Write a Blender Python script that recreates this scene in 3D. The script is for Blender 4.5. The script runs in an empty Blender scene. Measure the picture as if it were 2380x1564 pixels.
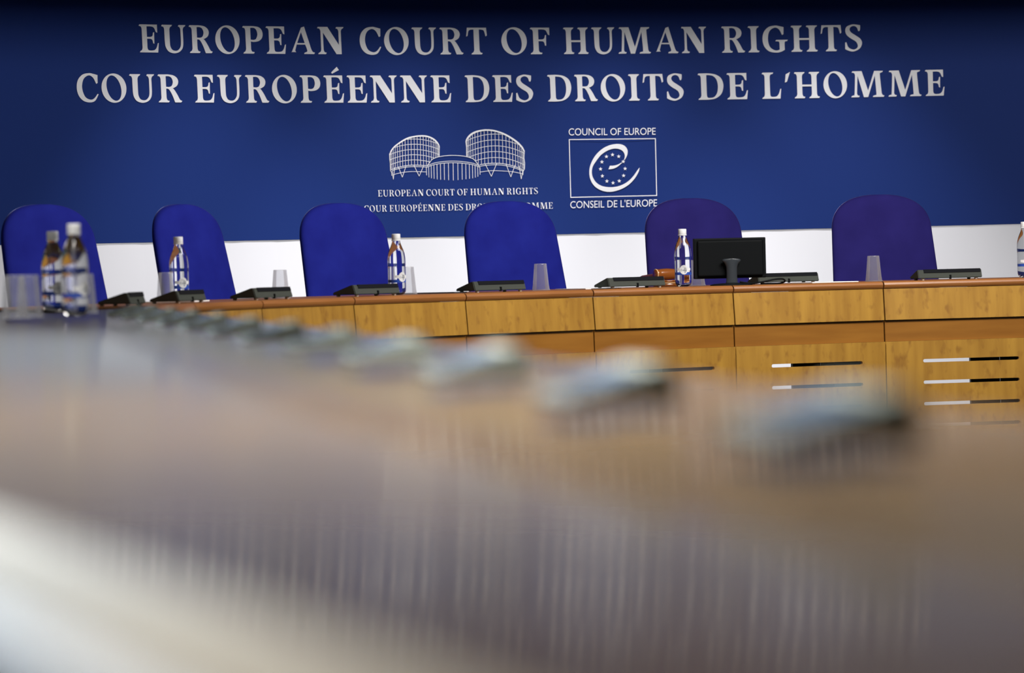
import bpy, bmesh, math, random
from mathutils import Vector, Matrix
random.seed(7)
PI = math.pi; sin = math.sin; cos = math.cos
SC = bpy.context.scene; COL = SC.collection

# ------------------------------------------------------------------ camera
TZ = 0.76                      # height of the bench top
CAMZ = TZ + 0.0917             # the camera rests just above the bench top
def make_camera():
    cd = bpy.data.cameras.new('camera'); co = bpy.data.objects.new('camera', cd); COL.objects.link(co)
    cd.sensor_fit = 'HORIZONTAL'; cd.sensor_width = 36.0
    cd.lens = 9500.0 / 2380.0 * 36.0
    p = math.atan(164.8 / 9500.0); r = math.atan(0.0239)
    fwd = Vector((0, cos(p), -sin(p))); rt = Vector((1, 0, 0)); up = Vector((0, sin(p), cos(p)))
    R_ = cos(r) * rt - sin(r) * up; U_ = sin(r) * rt + cos(r) * up
    M = Matrix((R_, U_, -fwd)).transposed().to_4x4(); M.translation = Vector((0, 0, CAMZ))
    co.matrix_world = M
    cd.clip_start = 0.02; cd.clip_end = 200
    cd.dof.use_dof = True; cd.dof.focus_distance = 16.0; cd.dof.aperture_fstop = cd.lens / 1000 / 0.029
    cd.dof.aperture_blades = 0
    SC.camera = co
make_camera()
SC.view_settings.view_transform = 'Standard'; SC.view_settings.look = 'None'
SC.view_settings.gamma = 1.0; SC.view_settings.use_curve_mapping = False
SC.view_settings.exposure = 0.0

# ------------------------------------------------------------------ world and large lights
W = bpy.data.worlds.new('world'); SC.world = W; W.use_nodes = True
W.node_tree.nodes['Background'].inputs[0].default_value = (0.75, 0.8, 0.9, 1)
W.node_tree.nodes['Background'].inputs[1].default_value = 0.05

CX, CY = 2.5067, 11.7602       # centre of the horseshoe
R0, DT, PH, TA = 3.5317, 0.17632, 0.3632, 0.1422
RW, WL = 6.607, 0.048          # back wall radius at bench-top height, lean per metre
WTOP = 2.75                    # wall top above bench top
def pol(t, q, z=0.0): return Vector((CX - q * cos(t), CY + q * sin(t), z))

def area(name, loc, size, energy, color, aim=None, sy=None):
    l = bpy.data.lights.new(name, 'AREA'); l.energy = energy; l.color = color; l.size = size
    if sy: l.shape = 'RECTANGLE'; l.size_y = sy
    o = bpy.data.objects.new(name, l); COL.objects.link(o); o.location = loc
    d = (Vector(aim) - Vector(loc)) if aim else Vector((0, 0, -1))
    o.rotation_euler = d.to_track_quat('-Z', 'Y').to_euler()
    return o
for i, t in enumerate((0.35, 0.75, 1.15, 1.55, 1.95)):      # ring of ceiling lamps over the inside of the horseshoe
    p = pol(t, 1.5, TZ + 2.66)
    area('ceiling_or_fill_light', p, 1.6, 84, (1.0, 0.955, 0.90), pol(t, 3.6, TZ + 0.1))
area('left_table_fill', (-1.3, 8.6, TZ + 2.66), 1.2, 60, (1.0, 0.95, 0.88), (-0.9, 7.5, 0.76))  # unseen fill added to brighten the far left of the table
def warm_fill_spot(x, y, energy, deg, blend, soft, col=(1.0, 0.96, 0.91)):
    l = bpy.data.lights.new('warm_fill_spot', 'SPOT'); l.energy = energy; l.color = col
    l.spot_size = math.radians(deg); l.spot_blend = blend; l.shadow_soft_size = soft
    o = bpy.data.objects.new('warm_fill_spot', l); COL.objects.link(o); o.location = (x, y, TZ + 2.66)
for x, y, e, sp in ((0.2, 2.95, 320, 77), (-0.3, 4.9, 120, 100), (-0.8, 6.9, 130, 106)):  # unseen fills added over the arm to lift the grey of its top
    l = area('ceiling_or_fill_light', (x, y, TZ + 2.66), 0.8, e, (1.0, 0.96, 0.91), (x, y + 0.001, 0.76)); l.data.spread = math.radians(sp)
warm_fill_spot(0.10, 0.9, 430, 19, 0.9, 0.06, (1.0, 0.66, 0.24))  # warm fill added so the near end of the table turns browner
area('blue_side_fill', (-4.1, 6.5, 1.9), 2.8, 210, (0.66, 0.82, 1.0), (-0.9, 5.0, 0.8), 1.5).data.spread = math.radians(95)  # bluish fill added to tint the table's left side; no window built here
for i in range(4):             # wall washers set into the ceiling in front of the back wall
    t = 0.96 + i * 0.148
    l = bpy.data.lights.new('wall_washer', 'SPOT'); l.energy = 450; l.color = (1.0, 0.97, 0.95)
    l.spot_size = math.radians(54); l.spot_blend = 0.85; l.shadow_soft_size = 0.05
    o = bpy.data.objects.new('wall_washer', l); COL.objects.link(o)
    o.location = pol(t, RW - 0.75, TZ + 2.6)
    o.rotation_euler = (pol(t, RW - 0.68, TZ) - o.location).to_track_quat('-Z', 'Y').to_euler()

# ------------------------------------------------------------------ materials
def mat(name):
    m = bpy.data.materials.new(name); m.use_nodes = True
    return m, m.node_tree, m.node_tree.nodes['Principled BSDF']
def setp(b, **k):
    for n, v in k.items():
        n = n.replace('_', ' ')
        b.inputs[n].default_value = (*v, 1) if isinstance(v, tuple) and len(v) == 3 else v
def noise_mix(nt, b, c1, c2, scale, vec=(1, 1, 1), lo=0.35, hi=0.65, detail=4, bump=0.0):
    tc = nt.nodes.new('ShaderNodeTexCoord'); mp = nt.nodes.new('ShaderNodeMapping'); mp.inputs['Scale'].default_value = vec
    nz = nt.nodes.new('ShaderNodeTexNoise'); nz.inputs['Scale'].default_value = scale; nz.inputs['Detail'].default_value = detail
    rp = nt.nodes.new('ShaderNodeValToRGB')
    rp.color_ramp.elements[0].position = lo; rp.color_ramp.elements[0].color = (*c1, 1)
    rp.color_ramp.elements[1].position = hi; rp.color_ramp.elements[1].color = (*c2, 1)
    nt.links.new(tc.outputs['Object'], mp.inputs[0]); nt.links.new(mp.outputs[0], nz.inputs['Vector'])
    nt.links.new(nz.outputs['Fac'], rp.inputs[0]); nt.links.new(rp.outputs[0], b.inputs['Base Color'])
    if bump:
        bp = nt.nodes.new('ShaderNodeBump'); bp.inputs['Strength'].default_value = bump; bp.inputs['Distance'].default_value = 0.002
        nt.links.new(nz.outputs['Fac'], bp.inputs['Height']); nt.links.new(bp.outputs[0], b.inputs['Normal'])
    return tc, mp, nz, rp
def plain(name, col, rough=0.5, **k):
    m, nt, b = mat(name); setp(b, Base_Color=col, Roughness=rough, **k); return m

def wood(name, dark, light, vec, rough, coat, coatr, fleck=None):
    m, nt, b = mat(name)
    tc, mp, nz, rp = noise_mix(nt, b, dark, light, 1.0, vec, 0.3, 0.7, 5)
    # every piece of veneer gets its own stretch of the grain
    oi = nt.nodes.new('ShaderNodeObjectInfo'); ad = nt.nodes.new('ShaderNodeVectorMath'); ad.operation = 'ADD'
    sc = nt.nodes.new('ShaderNodeVectorMath'); sc.operation = 'SCALE'; sc.inputs['Scale'].default_value = 37.0
    nt.links.new(oi.outputs['Random'], sc.inputs[0]); nt.links.new(tc.outputs['Object'], ad.inputs[0]); nt.links.new(sc.outputs[0], ad.inputs[1])
    nt.links.new(ad.outputs[0], mp.inputs[0])
    if fleck:
        n2 = nt.nodes.new('ShaderNodeTexNoise'); n2.inputs['Scale'].default_value = 38; n2.inputs['Detail'].default_value = 2
        m2 = nt.nodes.new('ShaderNodeMapping'); m2.inputs['Scale'].default_value = (1, 1, 0.55)
        nt.links.new(ad.outputs[0], m2.inputs[0]); nt.links.new(m2.outputs[0], n2.inputs['Vector'])
        r2 = nt.nodes.new('ShaderNodeValToRGB'); r2.color_ramp.elements[0].position = 0.56; r2.color_ramp.elements[1].position = 0.75
        mx = nt.nodes.new('ShaderNodeMix'); mx.data_type = 'RGBA'; mx.inputs[7].default_value = (*fleck, 1)
        ml = nt.nodes.new('ShaderNodeMath'); ml.operation = 'MULTIPLY'; ml.inputs[1].default_value = 0.8
        nt.links.new(n2.outputs['Fac'], r2.inputs[0]); nt.links.new(r2.outputs[0], ml.inputs[0]); nt.links.new(ml.outputs[0], mx.inputs[0])
        nt.links.new(rp.outputs[0], mx.inputs[6]); nt.links.new(mx.outputs[2], b.inputs['Base Color'])
    setp(b, Roughness=rough, Coat_Weight=coat, Coat_Roughness=coatr)
    return m
M = {}
M['wall'] = plain('white_wall_paint', (0.78, 0.79, 0.855), 0.7)
M['side'] = plain('side_wall_paint', (0.45, 0.44, 0.42), 0.8)
M['ceiling'] = plain('ceiling_paint', (0.07, 0.07, 0.075), 0.9)
m, nt, b = mat('carpet'); noise_mix(nt, b, (0.004, 0.018, 0.024), (0.008, 0.028, 0.034), 160, bump=0.4); setp(b, Roughness=0.95); M['carpet'] = m
M['blue'] = plain('blue_print', (0.0112, 0.031, 0.165), 0.6, Specular_IOR_Level=0.08)
M['print'] = plain('white_print', (0.80, 0.81, 0.86), 0.55, Specular_IOR_Level=0.25)
M['honey'] = wood('honey_veneer', (0.31, 0.150, 0.020), (0.44, 0.235, 0.034), (26, 26, 2.2), 0.45, 0.1, 0.25, (0.24, 0.105, 0.016))
M['band'] = wood('amber_band_veneer', (0.235, 0.090, 0.010), (0.31, 0.130, 0.017), (3, 3, 26), 0.4, 0.2, 0.25)
M['top'] = wood('red_brown_top', (0.25, 0.090, 0.020), (0.34, 0.130, 0.032), (3, 40, 40), 0.42, 0.12, 0.2)
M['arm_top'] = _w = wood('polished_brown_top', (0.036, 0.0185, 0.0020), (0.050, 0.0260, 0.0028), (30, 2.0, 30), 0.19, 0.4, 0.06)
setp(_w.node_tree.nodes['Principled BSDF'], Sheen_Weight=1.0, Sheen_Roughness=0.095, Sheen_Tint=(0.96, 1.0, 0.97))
M['pale'] = plain('pale_edge_wood', (0.135, 0.142, 0.130), 0.5, Sheen_Weight=0.4, Sheen_Roughness=0.35)
M['dark_wood'] = plain('dark_wood', (0.035, 0.016, 0.008), 0.5)
M['gap'] = plain('shadow_gap_black', (0.01, 0.006, 0.004), 0.8)
def fabric(name, c1, c2, sheen):
    m, nt, b = mat(name); noise_mix(nt, b, c1, c2, 9, (1, 1, 1), 0.3, 0.7, 3)
    setp(b, Roughness=0.9, Sheen_Weight=1.0, Sheen_Roughness=0.22, Sheen_Tint=sheen, Specular_IOR_Level=0.1); return m
M['royal'] = fabric('royal_blue_velvet', (0.010, 0.014, 0.21), (0.015, 0.022, 0.27), (0.45, 0.50, 1.0))
M['violet'] = fabric('violet_blue_velvet', (0.017, 0.013, 0.115), (0.023, 0.018, 0.15), (0.6, 0.48, 1.0))
M['metal'] = plain('grey_metal', (0.25, 0.25, 0.26), 0.35, Metallic=1.0)
M['black'] = plain('black_plastic', (0.005, 0.006, 0.007), 0.6, Specular_IOR_Level=0.08)
M['mesh'] = plain('matte_black_mesh', (0.008, 0.009, 0.012), 0.9, Specular_IOR_Level=0.1)
M['charcoal'] = plain('charcoal_plastic', (0.028, 0.034, 0.042), 0.4)
M['screen'] = plain('dark_screen', (0.01, 0.01, 0.012), 0.1)
M['grey'] = plain('grey_green_plastic', (0.060, 0.067, 0.060), 0.8, Specular_IOR_Level=0.0)
M['panelgrey'] = plain('smooth_grey_panel', (0.020, 0.027, 0.038), 0.8, Specular_IOR_Level=0.0)
M['foot'] = plain('pale_rubber_foot', (0.5, 0.48, 0.45), 0.6)
M['paper'] = plain('white_paper', (0.85, 0.85, 0.86), 0.7)
M['cap'] = plain('white_cap_plastic', (0.80, 0.81, 0.83), 0.4)
M['labelblue'] = plain('label_blue', (0.02, 0.07, 0.40), 0.4)
M['labelwhite'] = plain('label_white', (0.78, 0.80, 0.82), 0.4)
M['labelink'] = plain('label_ink', (0.20, 0.24, 0.30), 0.5)
M['gavel'] = plain('turned_gavel_wood', (0.24, 0.070, 0.012), 0.25, Coat_Weight=0.7, Coat_Roughness=0.08)
M['gavelband'] = plain('gavel_light_ring', (0.70, 0.45, 0.22), 0.3)
m, nt, b = mat('clear_water_bottle'); setp(b, Base_Color=(0.97, 0.985, 1.0), Roughness=0.0, IOR=1.33, Transmission_Weight=1.0); M['water'] = m
def cup_mat():
    m = bpy.data.materials.new('clear_cup_plastic'); m.use_nodes = True; nt = m.node_tree; nt.nodes.clear()
    o = nt.nodes.new('ShaderNodeOutputMaterial'); tr = nt.nodes.new('ShaderNodeBsdfTransparent'); tr.inputs[0].default_value = (0.97, 0.98, 1, 1)
    gl = nt.nodes.new('ShaderNodeBsdfGlossy'); gl.inputs['Roughness'].default_value = 0.12
    tl = nt.nodes.new('ShaderNodeBsdfTranslucent'); tl.inputs[0].default_value = (0.85, 0.87, 0.92, 1)
    df = nt.nodes.new('ShaderNodeBsdfDiffuse'); df.inputs[0].default_value = (0.8, 0.82, 0.88, 1)
    lw = nt.nodes.new('ShaderNodeLayerWeight'); lw.inputs['Blend'].default_value = 0.45
    a1 = nt.nodes.new('ShaderNodeMixShader'); a1.inputs[0].default_value = 0.5
    a2 = nt.nodes.new('ShaderNodeMixShader'); a2.inputs[0].default_value = 0.16
    a3 = nt.nodes.new('ShaderNodeMixShader'); a4 = nt.nodes.new('ShaderNodeMixShader'); a4.inputs[0].default_value = 0.35
    nt.links.new(a1.outputs[0], a4.inputs[1]); nt.links.new(gl.outputs[0], a4.inputs[2])
    nt.links.new(df.outputs[0], a1.inputs[1]); nt.links.new(tl.outputs[0], a1.inputs[2])
    nt.links.new(tr.outputs[0], a2.inputs[1]); nt.links.new(a1.outputs[0], a2.inputs[2])
    mr = nt.nodes.new('ShaderNodeMath'); mr.operation = 'MULTIPLY'; mr.inputs[1].default_value = 0.6
    nt.links.new(lw.outputs['Fresnel'], mr.inputs[0]); nt.links.new(mr.outputs[0], a3.inputs[0])
    nt.links.new(a2.outputs[0], a3.inputs[1]); nt.links.new(a4.outputs[0], a3.inputs[2]); nt.links.new(a3.outputs[0], o.inputs[0])
    return m
M['cup'] = cup_mat()

# ------------------------------------------------------------------ helpers
def obj(name, bm, m, parent=None, smooth=False, loc=None):
    me = bpy.data.meshes.new(name)
    if isinstance(bm, bmesh.types.BMesh):
        bmesh.ops.recalc_face_normals(bm, faces=bm.faces); bm.to_mesh(me); bm.free()
    else: me = bm; me.name = name
    if m is not None: me.materials.clear(); me.materials.append(m)
    if smooth:
        for p in me.polygons: p.use_smooth = True
    o = bpy.data.objects.new(name, me); COL.objects.link(o)
    if parent: o.parent = parent
    if loc: o.location = loc
    return o
def tag(o, label=None, cat=None, group=None, kind=None):
    for k, v in (('label', label), ('category', cat), ('group', group), ('kind', kind)):
        if v: o[k] = v
    return o
def thing(name, loc, rz=0.0, label=None, cat=None, group=None):
    o = bpy.data.objects.new(name, None); COL.objects.link(o); o.empty_display_size = 0.05
    o.location = loc; o.rotation_euler = (0, 0, rz); return tag(o, label, cat, group)
def dup(root, loc, rz, label=None, group=None):
    def cp(o, par):
        c = o.copy(); COL.objects.link(c); c.parent = par
        for ch in o.children: cp(ch, c)
        return c
    r = cp(root, None); r.location = loc; r.rotation_euler = (0, 0, rz)
    if label: r['label'] = label
    if group: r['group'] = group
    return r
def box(bm, x0, x1, y0, y1, z0, z1, bev=0.0, seg=2):
    vs = [bm.verts.new((x, y, z)) for x in (x0, x1) for y in (y0, y1) for z in (z0, z1)]
    f = [bm.faces.new([vs[i] for i in q]) for q in ((0, 1, 3, 2), (4, 6, 7, 5), (0, 4, 5, 1), (2, 3, 7, 6), (0, 2, 6, 4), (1, 5, 7, 3))]
    if bev:
        es = list({e for q in f for e in q.edges}); bmesh.ops.bevel(bm, geom=es, offset=bev, segments=seg, affect='EDGES', profile=0.6)
def NB(): return bmesh.new()
def prism(bm, pts, z0, z1, ax='z'):
    """closed outline pts (2D) swept between z0 and z1 along the axis ax"""
    def v(p, q): return {'z': (p[0], p[1], q), 'x': (q, p[0], p[1]), 'y': (p[0], q, p[1])}[ax]
    a = [bm.verts.new(v(p, z0)) for p in pts]; b_ = [bm.verts.new(v(p, z1)) for p in pts]; n = len(pts)
    for i in range(n): bm.faces.new((a[i], a[(i + 1) % n], b_[(i + 1) % n], b_[i]))
    bm.faces.new(a); bm.faces.new(b_)
def loft(bm, rings, cap=True, closed=True):
    vs = [[bm.verts.new(p) for p in r] for r in rings]; n = len(vs[0])
    for i in range(len(vs) - 1):
        for j in range(n if closed else n - 1):
            bm.faces.new((vs[i][j], vs[i][(j + 1) % n], vs[i + 1][(j + 1) % n], vs[i + 1][j]))
    if cap: bm.faces.new(vs[0]); bm.faces.new(vs[-1])
def lathe(bm, prof, n=32, c=(0, 0), f=None, cap=True):
    loft(bm, [[(c[0] + r * (f(a, z) if f else 1) * cos(a), c[1] + r * (f(a, z) if f else 1) * sin(a), z)
               for a in (2 * PI * j / n for j in range(n))] for r, z in prof], cap)
def tube(bm, pts, r, n=10):
    pts = [Vector(p) for p in pts]; rings = []
    for i, p in enumerate(pts):
        d = (pts[min(i + 1, len(pts) - 1)] - pts[max(i - 1, 0)]).normalized()
        u = d.cross(Vector((0, 0, 1))); u = u.normalized() if u.length > 1e-3 else Vector((1, 0, 0)); w = d.cross(u)
        rr = r[i] if isinstance(r, (list, tuple)) else r
        rings.append([p + rr * (cos(2 * PI * k / n) * u + sin(2 * PI * k / n) * w) for k in range(n)])
    loft(bm, rings)
def smooth_pts(pts, n=6):
    P = [pts[0]] + list(pts) + [pts[-1]]; out = []
    for i in range(1, len(P) - 2):
        p0, p1, p2, p3 = P[i - 1:i + 3]
        for k in range(n):
            t = k / n
            out.append(tuple(0.5 * (2 * b_ + (c - a) * t + (2 * a - 5 * b_ + 4 * c - d) * t * t + (3 * b_ - a - 3 * c + d) * t ** 3)
                             for a, b_, c, d in zip(p0, p1, p2, p3)))
    out.append(tuple(pts[-1])); return out

# ------------------------------------------------------------------ room shell
def room():
    bm = NB()
    prism(bm, [(-4.35, -7), (9.4, -7), (9.4, 19.2), (-4.35, 19.2)], -0.1, 0.0); tag(obj('floor', bm, M['carpet']), kind='structure')
    bm = NB(); prism(bm, [(-4.6, -7), (9.6, -7), (9.6, 19.2), (-4.6, 19.2)], TZ + WTOP, TZ + WTOP + 0.1)
    tag(obj('ceiling', bm, M['ceiling']), kind='structure')
    bm = NB(); n = 96; rings = []
    for i in range(n + 1):
        t = PI * i / n
        rings.append([pol(t, RW + WL * zz + 0.0035 + th, TZ + zz) for zz, th in ((-TZ, 0), (WTOP, 0), (WTOP, 0.1), (-TZ, 0.1))])
    loft(bm, rings); tag(obj('wall_back', bm, M['wall'], smooth=False), kind='structure')
    bm = NB(); n = 80; rings = []
    for i in range(n + 1):
        t = PI * i / n; rings.append([pol(t, q, z) for q, z in ((5.25, TZ + 1.44), (5.37, TZ + 1.44), (5.37, TZ + WTOP), (5.25, TZ + WTOP))])
    loft(bm, rings); tag(obj('shade_bulkhead_1', bm, M['ceiling']), kind='structure')     # unseen curved bulkhead added to shade the top of the back wall
    for nm, x0, x1 in (('wall_left', -4.45, -4.25), ('wall_right', 9.25, 9.45)):
        bm = NB(); box(bm, x0, x1, -7, CY, 0, TZ + WTOP); tag(obj(nm, bm, M['side']), kind='structure')
    bm = NB(); box(bm, -4.45, 9.45, -7.1, -6.9, 0, TZ + WTOP); tag(obj('wall_front', bm, M['side']), kind='structure')
room()

# ------------------------------------------------------------------ lettering: serif capitals drawn as outlines
class S(list): pass            # a smooth run of points
def path(*items):
    out = []
    for it in items:
        if isinstance(it, S):
            out += smooth_pts(([out[-1]] if out else []) + list(it), 6)[1 if out else 0:]
        else: out.append(it)
    return out
def footL(a, l=11): return [(a - l, 0)], [(a - l + 3, 5.5), S([(a - 3.5, 7.5), (a, 16)])]
def foot(a, b_, l=11, r=11):   # bottom serif, left to right
    return [(a, 16), S([(a - 3.2, 8), (a - l + 3, 5.2)]), (a - l, 0), (b_ + r - 3, 0), (b_ + r, 5.2), S([(b_ + 3.2, 8), (b_, 16)])]
def head(a, b_, l=11, r=11):   # top serif, right to left
    return [(b_, 84), S([(b_ + 3.2, 92), (b_ + r - 3, 94.8)]), (b_ + r, 100), (a - l + 3, 100), (a - l, 94.8), S([(a - 3.2, 92), (a, 84)])]
def ell(cx, cy, rx, ry, sh=0.0, n=44):
    return [(cx + rx * cos(2 * PI * k / n) - sh * ry * sin(2 * PI * k / n), cy + ry * sin(2 * PI * k / n)) for k in range(n)]
G = {}
G['I'] = [path(*foot(11, 31), *head(11, 31))]
G['H'] = [path(*foot(11, 31), (31, 45), (68, 45), *foot(68, 88), *head(68, 88), (68, 52), (31, 52), *head(11, 31))]
G['U'] = [path(S([(11, 84), (11.3, 40), (14, 20), (25, 4), (46, -2), (66, 4), (78, 18), (81.5, 40), (81.5, 84)]), *head(72.5, 81.5, 9, 11)[1:],
               (72.5, 84), S([(72.5, 40), (70, 22), (61, 10), (50, 7), (38, 11), (31.5, 24), (30.5, 42), (30.5, 84)]), *head(11, 30.5)[1:])]
RB = S([(40, 99.6), (58, 97), (71, 88), (75.5, 75), (71, 61), (60, 53), (52, 51)])
G['R'] = [path(*foot(11, 30), (30, 49), S([(37, 48.5), (43, 43), (52, 25), (60, 2)]), (61, 0), (83, 0), (87, 5.5),
               S([(79, 10), (70, 28), (60, 45), (54, 51)]), S([(60, 53), (71, 61), (75.5, 75), (71, 88), (58, 97), (40, 100), (30, 100)]),
               *head(11, 30)[3:]),
          path((30, 56), S([(42, 55.5), (51, 60), (55.5, 74), (51, 88), (42, 93.5), (30, 93.5)]))]
G['P'] = [path(*foot(11, 30, 11, 13), (30, 44), S([(42, 42.5), (60, 46), (72, 56), (76, 71), (72, 87), (60, 97), (40, 100), (30, 100)]), *head(11, 30)[3:]),
          path((30, 51), S([(42, 50), (51, 55), (56, 71), (52, 87), (43, 93.5), (30, 93.5)]))]
G['D'] = [path((11, 16), S([(8, 8), (3, 5.2)]), (0, 0), S([(36, 0), (62, 5), (82, 22), (90, 52), (83, 80), (64, 95), (38, 100), (14, 100)]), (3, 100), (0, 94.8), S([(8, 92), (11, 84)])),
          path((30.5, 16), S([(33, 9), (40, 6.5), (56, 10), (67, 26), (70.5, 52), (66, 76), (54, 90), (38, 93.5), (30.5, 93.5)]))]
G['O'] = [ell(46, 49.5, 46, 52), ell(46, 49.5, 26.5, 45, 0.14)]
G['C'] = [path((73, 64), (78.5, 67), S([(79, 82), (79.5, 95)]), S([(62, 99.5), (48, 101.5), (24, 96), (6, 77), (0, 49), (6, 22), (22, 4), (45, -2), (66, 4), (80, 27)]),
               (76.5, 28.5), S([(62, 11.5), (47, 8), (29, 19), (20, 50), (27, 80), (46, 93.5), (62, 86), (73, 64)]))]
G['G'] = [path((73, 65), (79, 68), (80, 95), S([(62, 99.5), (49, 101.5), (24, 96), (6, 77), (0, 49), (6, 22), (24, 3), (50, -2), (68, 1), (82, 8)]),
               (82, 34), S([(84, 40), (92, 41.5)]), (94, 46.5), (51, 46.5), (48, 41.5), S([(60, 40), (63, 34)]), (63, 9),
               S([(52, 6), (40, 9), (26, 22), (20.5, 50), (27, 80), (47, 93.5), (63, 86), (73, 65)]))]
ARMB = [(70, 0), (74, 34.5), (70, 33), S([(65, 18), (57, 9), (42, 6.8), (33, 9), (30, 17)])]
ARMM = [(30, 49), S([(44, 48.5), (50, 44), (52.5, 33)]), (57, 31.5), (58, 73), (53.5, 71), S([(51, 60), (44, 55.8), (30, 55.5)])]
ARMT = [(30, 93), S([(48, 93), (58, 88), (64.5, 73.5)]), (70, 71), (70, 100), (3, 100), (0, 94.8), S([(8, 92), (11, 84)])]
HL = [(11, 16), S([(8, 8), (3, 5.2)]), (0, 0)]
G['E'] = [path(*HL, *ARMB, *ARMM, *ARMT)]
G['F'] = [path(*foot(11, 30, 11, 13), *ARMM, *ARMT)]
G['L'] = [path(*HL, (72, 0), (76, 38), (72, 36.5), S([(66, 19), (57, 9), (44, 7), (35, 9), (32, 17)]), *head(12, 32, 11, 15))]
G['T'] = [path(*foot(28, 48, 11, 11), (48, 93), S([(60, 92), (67, 87), (72, 67)]), (77.5, 71), (75, 100), (4, 100), (0, 66.5), (5.5, 69.5), S([(9, 86), (16, 92), (28, 93)]))]
G['A'] = [path((0, 0), (31, 0), (33, 5.2), S([(25, 7.5), (22, 13)]), (28.5, 34.5), (60.5, 34.5), S([(67, 14), (65, 8), (57, 5.2)]), (55, 0), (93, 0), (96, 5.2),
               S([(88, 8), (83, 16)]), (59, 100.5), (47.5, 97), S([(12, 14), (9, 8), (2.5, 5.2)])), [(30.6, 40), (59, 40), (46.5, 80)]]
G['N'] = [path(*foot(12, 21, 12, 11), (21, 79), (68.5, 0), (88, 0), *head(79, 88, 10.5, 11), (79, 34), (38.5, 100), (2, 100), (0, 94.8), S([(8, 93), (12, 85)]))]
G['M'] = [path((0, 0), (30, 0), (33, 5.2), S([(25.5, 7.5), (22.5, 14)]), (26.5, 82), (49, 0), (65.5, 0), (93.5, 82), S([(98, 14), (94, 7.5), (86, 5.2)]), (83.5, 0), (126, 0), (129, 5.2),
               S([(122, 7.5), (118.5, 15)]), S([(113.5, 84), (116, 92), (123, 94.8)]), (126, 100), (91.5, 100), (66, 25.5), (43, 100), (7, 100), (4, 94.8), S([(13, 93), (17, 85)]), S([(13, 14), (9, 7.5), (2.5, 5.2)]))]
G['S'] = [path(S([(58, 98), (57.5, 84), (54.5, 75)]), (50, 76.5), S([(45, 90), (34, 95.5), (22, 91), (18.5, 81), (25, 70), (43.5, 57), (58, 45), (63, 29), (54, 9), (31, -2), (11, 1.5), (0, 7.5)]),
               (0.5, 32), (5, 34), S([(10.5, 17), (18.5, 9), (32, 5), (44, 11), (47, 22), (40, 36), (20, 49.5), (6, 63), (2.5, 80), (9, 94), (29, 101.5), (45, 100.5), (58, 98)]))]
G["'"] = [[(4, 92.5), (21, 101), (8.5, 64.5), (0, 61)]]
G['\u00c9'] = G['E'] + [[(30, 111), (51.5, 131.5), (59, 120), (33, 106)]]

def fill2d(polys, thick=0.0, thin=0.0):
    """fill closed outlines (holes by nesting) and return a mesh"""
    cu = bpy.data.curves.new('outline', 'CURVE'); cu.dimensions = '2D'; cu.fill_mode = 'BOTH' if thick else 'FRONT'; cu.extrude = thick / 2; cu.offset = -thin
    for pl in polys:
        q = [pl[0]]
        for p in pl[1:]:
            if (p[0] - q[-1][0]) ** 2 + (p[1] - q[-1][1]) ** 2 > 1e-14: q.append(p)
        if (q[0][0] - q[-1][0]) ** 2 + (q[0][1] - q[-1][1]) ** 2 < 1e-14: q.pop()
        s = cu.splines.new('POLY'); s.points.add(len(q) - 1); s.use_cyclic_u = True
        for i, p in enumerate(q): s.points[i].co = (p[0], p[1], 0, 1)
    o = bpy.data.objects.new('outline', cu); COL.objects.link(o)
    me = bpy.data.meshes.new_from_object(o.evaluated_get(bpy.context.evaluated_depsgraph_get()))
    bpy.data.objects.remove(o); bpy.data.curves.remove(cu)
    return me
def text_mesh(s, font_scale=1.0):
    cu = bpy.data.curves.new('outline', 'FONT'); cu.body = s; cu.size = font_scale
    o = bpy.data.objects.new('outline', cu); COL.objects.link(o)
    me = bpy.data.meshes.new_from_object(o.evaluated_get(bpy.context.evaluated_depsgraph_get()))
    bpy.data.objects.remove(o); bpy.data.curves.remove(cu)
    return me
def word_polys(word, x0, x1, base, cap, sx=None):
    """set a word of the serif capitals between x0 and x1 (metres)"""
    k = cap / 100.0
    ws = [max(p[0] for pl in G[c][:1] for p in pl) for c in word]
    if word and "'" in word: pass
    kx = sx * k if sx else k
    gap = ((x1 - x0) / kx - sum(ws)) / max(1, len(word) - 1)
    if gap < 2 or gap > 16:
        g = min(max(gap, 4), 12); kx = (x1 - x0) / (sum(ws) + g * (len(word) - 1)); gap = g
    out = []; x = 0.0
    for c, w in zip(word, ws):
        for pl in G[c]: out.append([(x0 + (x + p[0]) * kx, base + p[1] * k) for p in pl])
        x += w + gap
    return out
def wall_xy(t, z): return t * (RW + WL * z)
def to_wall(me, out=0.003, zref=None):
    """bend a flat mesh (x = arc length at its own height, y = height above the bench top) onto the curved blue panel"""
    for v in me.vertices:
        z = v.co.y; rr = RW + WL * z
        v.co = pol(v.co.x / RW, rr - out, TZ + z)
    return me

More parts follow.
